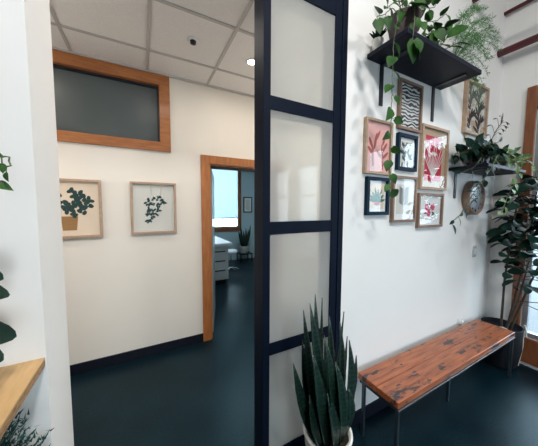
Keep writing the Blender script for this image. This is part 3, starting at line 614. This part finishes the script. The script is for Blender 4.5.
for e in ends:
    e = V(e); pts = bend_pts(c0, e, (0, 0, 0.10 + 0.05*r.random()), 12); tube(bs, pts, 0.0022, 5, 0.001)
    for i in range(3, 13):
        p_ = pts[i]; tdir = (pts[i]-pts[i-1]).normalized()
        for q in range(7):
            sd = (tdir*0.5 + rv(r, 1.0)).normalized(); L1 = 0.065*(1.15 - i/16)*r.uniform(0.6, 1.2)
            for z_ in range(7):
                b0 = p_ + sd*(L1*(z_+1)/7); b0.y = min(b0.y, 1.17); d2 = (sd*0.7 + rv(r, 0.9)).normalized(); e2 = b0 + d2*0.013; e2.y = min(e2.y, 1.18)
                n_ = d2.cross(V((0.3, 0.7, 0.2))).normalized()*0.0013
                v_ = [bm.verts.new(b0-n_), bm.verts.new(b0+n_), bm.verts.new(e2)]; bm.faces.new(v_)
obj('stem', bs, 'fern', t); obj('foliage', bm, 'fern', t)

# --- lower shelf plants
Lz = 2.004
t = thing('potted_pothos', 'dark green vine in the middle of the lower shelf, trailing past the clock', 'plant', (2.72, 1.06, Lz))
pot(t, (2.72, 1.06, Lz), 0.07, 0.085, 0.08, 'terracotta')
P0 = V((2.72, 1.05, Lz+0.07))
vines(t, bushy(t, P0, 34, (0.33, 0.13, 0.19), 41, 0.08, 'leaf'), 'leafdk', 43, 0.072, 0.04, dz=0.0)
ln = [[P0, (2.62, 1.0, 2.13), (2.52, 0.95, 2.07), (2.47, 0.98, 1.98), (2.44, 1.05, 1.94)], [P0, (2.6, 0.88, 2.07), (2.52, 0.89, 1.95), (2.44, 0.92, 1.84), (2.36, 0.95, 1.72), (2.26, 0.97, 1.58), (2.17, 0.99, 1.52)],
       [P0, (2.85, 0.98, 2.12), (2.9, 0.95, 2.10)], [P0, (2.68, 0.96, 2.18), (2.66, 0.94, 2.16)], [P0, (2.78, 1.0, 2.22), (2.84, 0.97, 2.22)]]
vines(t, ln, 'leafdk', 42, 0.07, 0.042, wr=0.5, rad=0.0035, kind='spear', nm='trailing_foliage')
bm = bmesh.new(); leaf(bm, (2.60, 0.895, 2.035), (1, 0.05, 0.02), (0, -0.4, 1), 0.16, 0.045, 'spear', 0.15)
obj('yellow_leaf', bm, 'yellow', t, label='yellowing leaf')
t = thing('potted_pothos', 'pale variegated vine at the right end of the lower shelf by the window', 'plant', (3.16, 1.06, Lz))
pot(t, (3.16, 1.06, Lz), 0.06, 0.075, 0.08, 'terracotta')
P0 = V((3.16, 1.05, Lz+0.07))
vines(t, bushy(t, P0, 26, (0.24, 0.17, 0.18), 51, 0.08, 'leaf'), 'leafvar', 53, 0.066, 0.045, dz=0.0)
ln = [[P0, (3.10, 0.92, 2.10), (3.02, 0.87, 1.98), (2.94, 0.87, 1.86), (2.86, 0.88, 1.74), (2.76, 0.88, 1.60)], [P0, (3.28, 0.88, 2.08), (3.33, 0.85, 2.02), (3.34, 0.84, 1.92)], [P0, (3.3, 1.0, 2.2), (3.36, 0.95, 2.14)]]
vines(t, ln, 'leafvar', 52, 0.068, 0.05, wr=0.6, rad=0.003, nm='trailing_foliage')
# budding branch
t = thing('orchid', 'spindly dark stem with narrow buds rising above the lower shelf', 'plant', (3.0, 1.1, Lz))
pot(t, (2.96, 1.10, Lz), 0.04, 0.048, 0.07, 'terracotta')
bs = bmesh.new(); pts = bend_pts((2.96, 1.09, Lz+0.06), (3.26, 1.08, 2.52), (-0.05, 0, 0.03), 10); tube(bs, pts, 0.0045, 6, 0.003)
for i, sg, L_ in ((4, -1, .14), (5, 1, .12), (6, -1, .20), (6, 1, .16), (7, 1, .18), (8, -1, .16), (8, 1, .17), (9, -1, .09)):
    a = pts[i]; b = a + V((sg*L_, -0.03, 0.04)); q = bend_pts(a, b, (0, 0, 0.035), 5); tube(bs, q, 0.002, 5); bl = bmesh.new(); leaf(bl, q[3], (sg, -0.05, -0.05), (0, -0.5, 1), L_*0.45, 0.024, 'spear', 0.3); obj('bud', bl, 'blackink', t)
bl = bmesh.new(); leaf(bl, pts[9], (0.25, 0, 1), (0.1, -1, 0), 0.12, 0.034, 'oval', 0.0); obj('bud', bl, 'blackink', t)
obj('stem', bs, 'bark', t)

# --- fig in the basket
FX, FY = 3.295, 0.99
t = thing('potted_fig_tree', 'tall dark leafy fig in a woven basket in the corner by the window', 'plant', (FX, FY, 0))
bm = bmesh.new(); lathe(bm, (FX, FY, 0), [(0.12, 0.0), (0.135, 0.02), (0.160, 0.20), (0.160, 0.40), (0.164, 0.42), (0.152, 0.42), (0.147, 0.38)], 44); obj('basket', bm, 'basket', t)
bm = bmesh.new(); lathe(bm, (FX, FY, 0), [(0.147, 0.36), (0.146, 0.37), (0.004, 0.385)], 32); obj('soil', bm, 'soil', t)
for a0 in (200, 300):
    bm = bmesh.new(); a = math.radians(a0); c_ = V((FX, FY, 0)); rad = V((math.cos(a), math.sin(a), 0)); tn = V((-rad.y, rad.x, 0))
    pts = [c_ + rad*0.170 + tn*(0.06*math.cos(u)) + V((0, 0, 0.36 + 0.09*math.sin(u))) for u in [PI*k/8 for k in range(9)]]; tube(bm, pts, 0.007, 6); obj('handle', bm, 'rope', t, label='pale rope handle')
bm = bmesh.new()
for k in range(26):
    a = 2*PI*k/26; pts = [V((FX+rr*math.cos(a+dz), FY+rr*math.sin(a+dz), z)) for rr, z, dz in ((0.142, 0.03, 0), (0.155, 0.13, .08), (0.164, 0.24, .0), (0.1645, 0.33, .08), (0.1655, 0.40, 0))]
    if k in (21, 22, 23, 24): tube(bm, pts, 0.004, 5)
obj('weave', bm, 'rope', t, label='pale cord woven around the basket')
r = random.Random(13); bs = bmesh.new(); bl = bmesh.new()
stems = [[(3.25, 0.98, 0.38), (3.22, 0.97, 0.9), (3.18, 0.93, 1.4), (3.10, 0.88, 1.78)], [(3.30, 0.95, 0.38), (3.30, 0.90, 0.8), (3.30, 0.84, 1.3), (3.26, 0.80, 1.9)], [(3.33, 0.93, 0.38), (3.34, 0.82, 0.9), (3.30, 0.68, 1.4), (3.22, 0.60, 1.75)], [(3.22, 0.94, 0.38), (3.14, 0.84, 0.75), (3.10, 0.78, 1.15)]]
for si, st in enumerate(stems):
    pts = [V(q) for q in st]; dn = []
    for a, b in zip(pts, pts[1:]): dn += [a.lerp(b, i/8) for i in range(8)]
    dn.append(pts[-1]); tube(bs, dn, 0.011, 8, 0.005)
    for i in range(10, len(dn)):
        for q in range((3 if si in (0, 3) else 6) if i > 13 else (1 if si in (0, 3) else 2)):
            a = r.uniform(0, 2*PI); d = V((math.cos(a), math.sin(a), r.uniform(-0.15, 0.5))).normalized()
            b0 = dn[i] + d*r.uniform(0.03, 0.10); L_ = r.uniform(0.09, 0.155); e = b0 + d*L_
            if e.x > 3.43 or e.y > 1.14 or b0.x > 3.42: continue
            tube(bs, [dn[i], b0], 0.003, 5); leaf(bl, b0, d, V((0, -0.5, 0.9))+rv(r, 0.5), L_, L_*0.66, 'paddle', r.uniform(0.3, 0.8))
for b0, d, L_ in (((3.14, 0.80, 1.70), (-1, -0.2, 0.5), 0.12), ((3.10, 0.80, 1.60), (-1, -0.1, 0.3), 0.12), ((3.25, 0.62, 1.78), (0.6, -0.5, 0.35), 0.22), ((3.28, 0.58, 1.66), (0.3, -0.6, 0.1), 0.22),
                  ((3.12, 0.94, 1.18), (-1, -0.1, 0.25), 0.13), ((3.10, 0.90, 1.0), (-1, -0.1, 0.1), 0.12), ((3.14, 0.88, 1.36), (-1, -0.1, 0.3), 0.14), ((3.34, 0.62, 0.62), (0.4, -0.7, 0.1), 0.17), ((3.2, 0.66, 0.78), (0.3, -0.7, -0.5), 0.18)):
    s0 = min((V(q) for st in stems for q in st), key=lambda q: (q-V(b0)).length); tube(bs, [s0, b0], 0.004, 5); leaf(bl, b0, d, (0, -0.5, 1), L_, L_*0.6, 'paddle', 0.3)
obj('stem', bs, 'bark', t); obj('foliage', bl, 'leafdk', t)

# --- snake plant in front of the glass
def snake(c, top, label, blades, rad, m='ceramic', mw=1.0):
    x, y, z = c; t = thing('potted_snake_plant', label, 'plant', (x, y, z))
    pot(t, c, rad*0.80, rad, top, m, wall=0.010, rim=0.02)
    for bxy, tip, W in blades:
        bm = bmesh.new(); blade(bm, (x+bxy[0], y+bxy[1], z+top-0.03), tip, W*1.28, (bxy[0]*0.3+0.15, -1, 0.1), bend=(bxy[0]*0.25, bxy[1]*0.2, 0)); obj('leaf', bm, 'snake', t)
    return t
def snake_mat():
    Z = mat('banded_snake_plant_leaf', (0.01, 0.04, 0.02), 0.38, coat=0.1); nt = Z.node_tree; b = nt.nodes['Principled BSDF']
    tc = N(nt, 'ShaderNodeTexCoord'); wv = N(nt, 'ShaderNodeTexWave', wave_type='BANDS', bands_direction='Z'); wv.inputs['Scale'].default_value = 11; wv.inputs['Distortion'].default_value = 5; wv.inputs['Detail'].default_value = 3; wv.inputs['Detail Scale'].default_value = 4
    rp = N(nt, 'ShaderNodeValToRGB'); rp.color_ramp.elements[0].position = 0.45; rp.color_ramp.elements[0].color = (0.0025, 0.011, 0.009, 1); rp.color_ramp.elements[1].position = 0.95; rp.color_ramp.elements[1].color = (0.012, 0.042, 0.024, 1)
    nt.links.new(tc.outputs['Object'], wv.inputs[0]); nt.links.new(wv.outputs['Fac'], rp.inputs[0]); nt.links.new(rp.outputs[0], b.inputs['Base Color']); return Z
M['snake'] = snake_mat()
bl = [((-0.03, 0.03), (0.817, 1.0, 1.165), 0.045), ((-0.03, -0.02), (0.727, 0.93, 1.158), 0.062), ((-0.05, 0.02), (0.725, 0.98, 1.105), 0.045), ((0.0, 0.06), (0.91, 1.05, 1.112), 0.028), ((0.02, 0.02), (0.921, 1.0, 1.02), 0.06),
      ((0.05, 0.05), (1.066, 1.03, 1.005), 0.030), ((0.05, -0.01), (0.955, 0.95, 1.0), 0.055), ((0.07, 0.03), (1.067, 1.0, 0.865), 0.032), ((0.05, -0.05), (0.998, 0.92, 0.90), 0.066), ((0.09, 0.0), (1.092, 0.95, 0.765), 0.048),
      ((-0.09, -0.01), (0.630, 0.93, 0.880), 0.045), ((-0.07, 0.03), (0.75, 1.02, 0.918), 0.045), ((0.0, -0.06), (0.79, 0.88, 0.975), 0.06), ((0.03, -0.07), (0.85, 0.87, 0.85), 0.06), ((-0.05, -0.05), (0.705, 0.87, 0.93), 0.06), ((0.0, 0.0), (0.87, 0.98, 0.93), 0.06), ((-0.02, -0.08), (0.80, 0.87, 0.70), 0.05), ((0.07, -0.05), (0.96, 0.88, 0.66), 0.05), ((-0.08, -0.04), (0.71, 0.90, 0.70), 0.05)]
snake((0.905, 0.975, 0.0), 0.365, 'large snake plant in a white ceramic pot in front of the frosted glass', bl, 0.132)

# --- plants at the left edge
t = thing('rubber_plant', 'plant with big dark oval leaves on the plywood shelf at the left edge', 'plant', (-0.57, 1.0, 1.052))
pot(t, (-0.57, 1.0, 1.052), 0.07, 0.085, 0.12, 'ceramic')
bs = bmesh.new(); bl = bmesh.new(); top = V((-0.60, 0.99, 1.60)); tube(bs, [(-0.57, 1.0, 1.15), (-0.56, 1.0, 1.35), top], 0.007, 7, 0.005)
for z, dx, dy, L_ in ((1.47, 1, -0.12, 0.19), (1.40, 1, 0.3, 0.20), (1.28, 1, -0.05, 0.205), (1.235, 1, -0.3, 0.19), (1.33, -1, 0.2, 0.16), (1.5, -0.8, -0.4, 0.16), (1.2, -0.4, -1, 0.16), (1.55, 0.2, -0.8, 0.13), (1.42, 0.2, -1, 0.16)):
    leaf(bl, (-0.583, 0.985, z), (dx, dy, 0.12), (0.1, -0.6, 0.9), L_*1.0, L_*0.52, 'paddle', 0.5)
obj('stem', bs, 'stem', t); obj('foliage', bl, 'leafdk', t)
t = thing('wall_planter', 'trailing plant with small leaves high on the white wall at the left edge', 'plant', (-0.62, 1.12, 1.95))
bm = bmesh.new(); lathe(bm, (-0.62, 1.115, 1.95), [(0.04, 0), (0.06, 0.02), (0.07, 0.11), (0.062, 0.11), (0.058, 0.09)], 28); obj('pot', bm, 'ceramic', t)
P0 = (-0.62, 1.10, 2.05)
vines(t, [[P0, (-0.55, 1.04, 2.08), (-0.48, 1.0, 1.95), (-0.43, 0.98, 1.83), (-0.40, 0.97, 1.77), (-0.385, 0.97, 1.71)], [P0, (-0.55, 1.0, 2.02), (-0.48, 0.95, 1.88), (-0.42, 0.95, 1.80), (-0.345, 0.96, 1.775), (-0.335, 0.97, 1.78), (-0.332, 0.97, 1.755), (-0.355, 0.97, 1.75)],
          [P0, (-0.66, 1.0, 2.05), (-0.7, 0.95, 1.9), (-0.72, 0.95, 1.7)], [P0, (-0.6, 0.98, 2.02), (-0.58, 0.95, 1.8)]], 'leaf', 62, 0.036, 0.045)
t = thing('tall_floor_planter', 'dark feathery fern below the plywood shelf at the lower left', 'plant', (-0.62, 0.95, 0))
bm = bmesh.new(); lathe(bm, (-0.62, 0.96, 0), [(0.12, 0), (0.13, 0.02), (0.17, 0.52), (0.17, 0.55), (0.158, 0.55), (0.15, 0.5)], 36); obj('pot', bm, 'basket', t)
bm = bmesh.new(); bs = bmesh.new(); r = random.Random(9); c0 = V((-0.62, 0.97, 0.50))
for k in range(100):
    e = V((-0.60 + r.uniform(-0.30, 0.24), 1.0+r.uniform(-0.22, 0.13), r.uniform(0.66, 0.92))); pts = bend_pts(c0, e, (0, 0, 0.05), 10); tube(bs, pts, 0.002, 4)
    for i in range(2, 11):
        for q in range(6):
            sd = ((pts[i]-pts[i-1]).normalized()*0.6 + rv(r, 1)).normalized()
            for z_ in range(5):
                b0 = pts[i] + sd*(0.012*(z_+1)); b0.y = min(b0.y, 1.17); leaf_d = (sd + rv(r, 1)).normalized(); e2 = b0 + leaf_d*0.022; e2.y = min(e2.y, 1.18); n_ = leaf_d.cross(V((0.3, 0.5, 0.4))).normalized()*0.0048
                bm.faces.new([bm.verts.new(b0-n_), bm.verts.new(b0+n_), bm.verts.new(e2)])
obj('stem', bs, 'ferndk', t); obj('foliage', bm, 'ferndk', t)

# ------------------------------------------------------------------ treatment room furniture
t = thing('treatment_table', 'white treatment table with drawers seen through the hall doorway', 'table', (1.35, 5.1, 0))
X0, X1, A, B = 1.02, 1.585, 4.80, 5.5
bx('body', 'cabinet', (X0, X1, A, B, 0.10, 0.79), t, 0.006)
bx('plinth', 'black', (X0+0.05, X1-0.05, A+0.06, B-0.05, 0.0, 0.10), t)
bx('mattress', 'vinyl', (X0-0.04, 1.66, A-0.06, 6.3, 0.80, 0.88), t, 0.02)
for z in (0.16, 0.36, 0.56):
    d = bx('drawer', 'vinyl', (X0+0.02, X1-0.02, A-0.02, A-0.001, z, z+0.17), t, 0.004)
    h = bx('handle', 'black', (X0+0.14, X1-0.08, A-0.04, A-0.021, z+0.135, z+0.155), d); h.matrix_parent_inverse = Matrix.Identity(4)
for x, y in ((X0+0.03, A+0.02), (X1-0.05, A+0.02), (X0+0.03, 6.2), (1.58, 6.2)):
    bx('leg', 'chrome', (x, x+0.03, y, y+0.03, 0.0, 0.10 if y < 5.6 else 0.80), t)
t = thing('stool', 'small white rolling stool beside the treatment table', 'stool', (1.95, 5.7, 0))
bm = bmesh.new(); lathe(bm, (1.98, 5.8, 0.44), [(0.15, 0), (0.17, 0.02), (0.17, 0.06), (0.15, 0.08)], 28); obj('seat', bm, 'vinyl', t)
bm = bmesh.new(); tube(bm, [(1.98, 5.8, 0.06), (1.98, 5.8, 0.44)], 0.02, 10); obj('post', bm, 'chrome', t)
for k in range(5):
    a = 2*PI*k/5; bm = bmesh.new(); tube(bm, [(1.98, 5.8, 0.08), (1.98+0.2*math.cos(a), 5.8+0.2*math.sin(a), 0.015)], 0.014, 8); obj('leg', bm, 'chrome', t)
picture('small dark framed certificate on the treatment room wall right of the window', 2.765, 3.06, 1.45, 1.93, CY, 0.03, 'black', 0.05, 'paper', 'greypaper', [], None, name='framed_certificate')
t = thing('plant_stand', 'low dark stand holding the distant snake plant', 'stand', (2.67, 6.6, 0))
bx('top', 'black', (2.48, 2.88, 6.42, 6.78, 0.225, 0.25), t, 0.003)
for x in (2.49, 2.84):
    for y in (6.43, 6.74): bx('leg', 'black', (x, x+0.03, y, y+0.03, 0, 0.2248), t)
r = random.Random(3)
bl = [((0.06*math.cos(k*0.7), 0.06*math.sin(k*0.7)), (2.67+0.24*math.cos(k*0.7+.2)*(0.4+0.6*r.random()), 6.6+0.14*math.sin(k*0.7), r.uniform(0.75, 1.15)), 0.06) for k in range(9)]
snake((2.67, 6.6, 0.2505), 0.21, 'distant snake plant in a white pot beside the treatment room window', bl, 0.14)
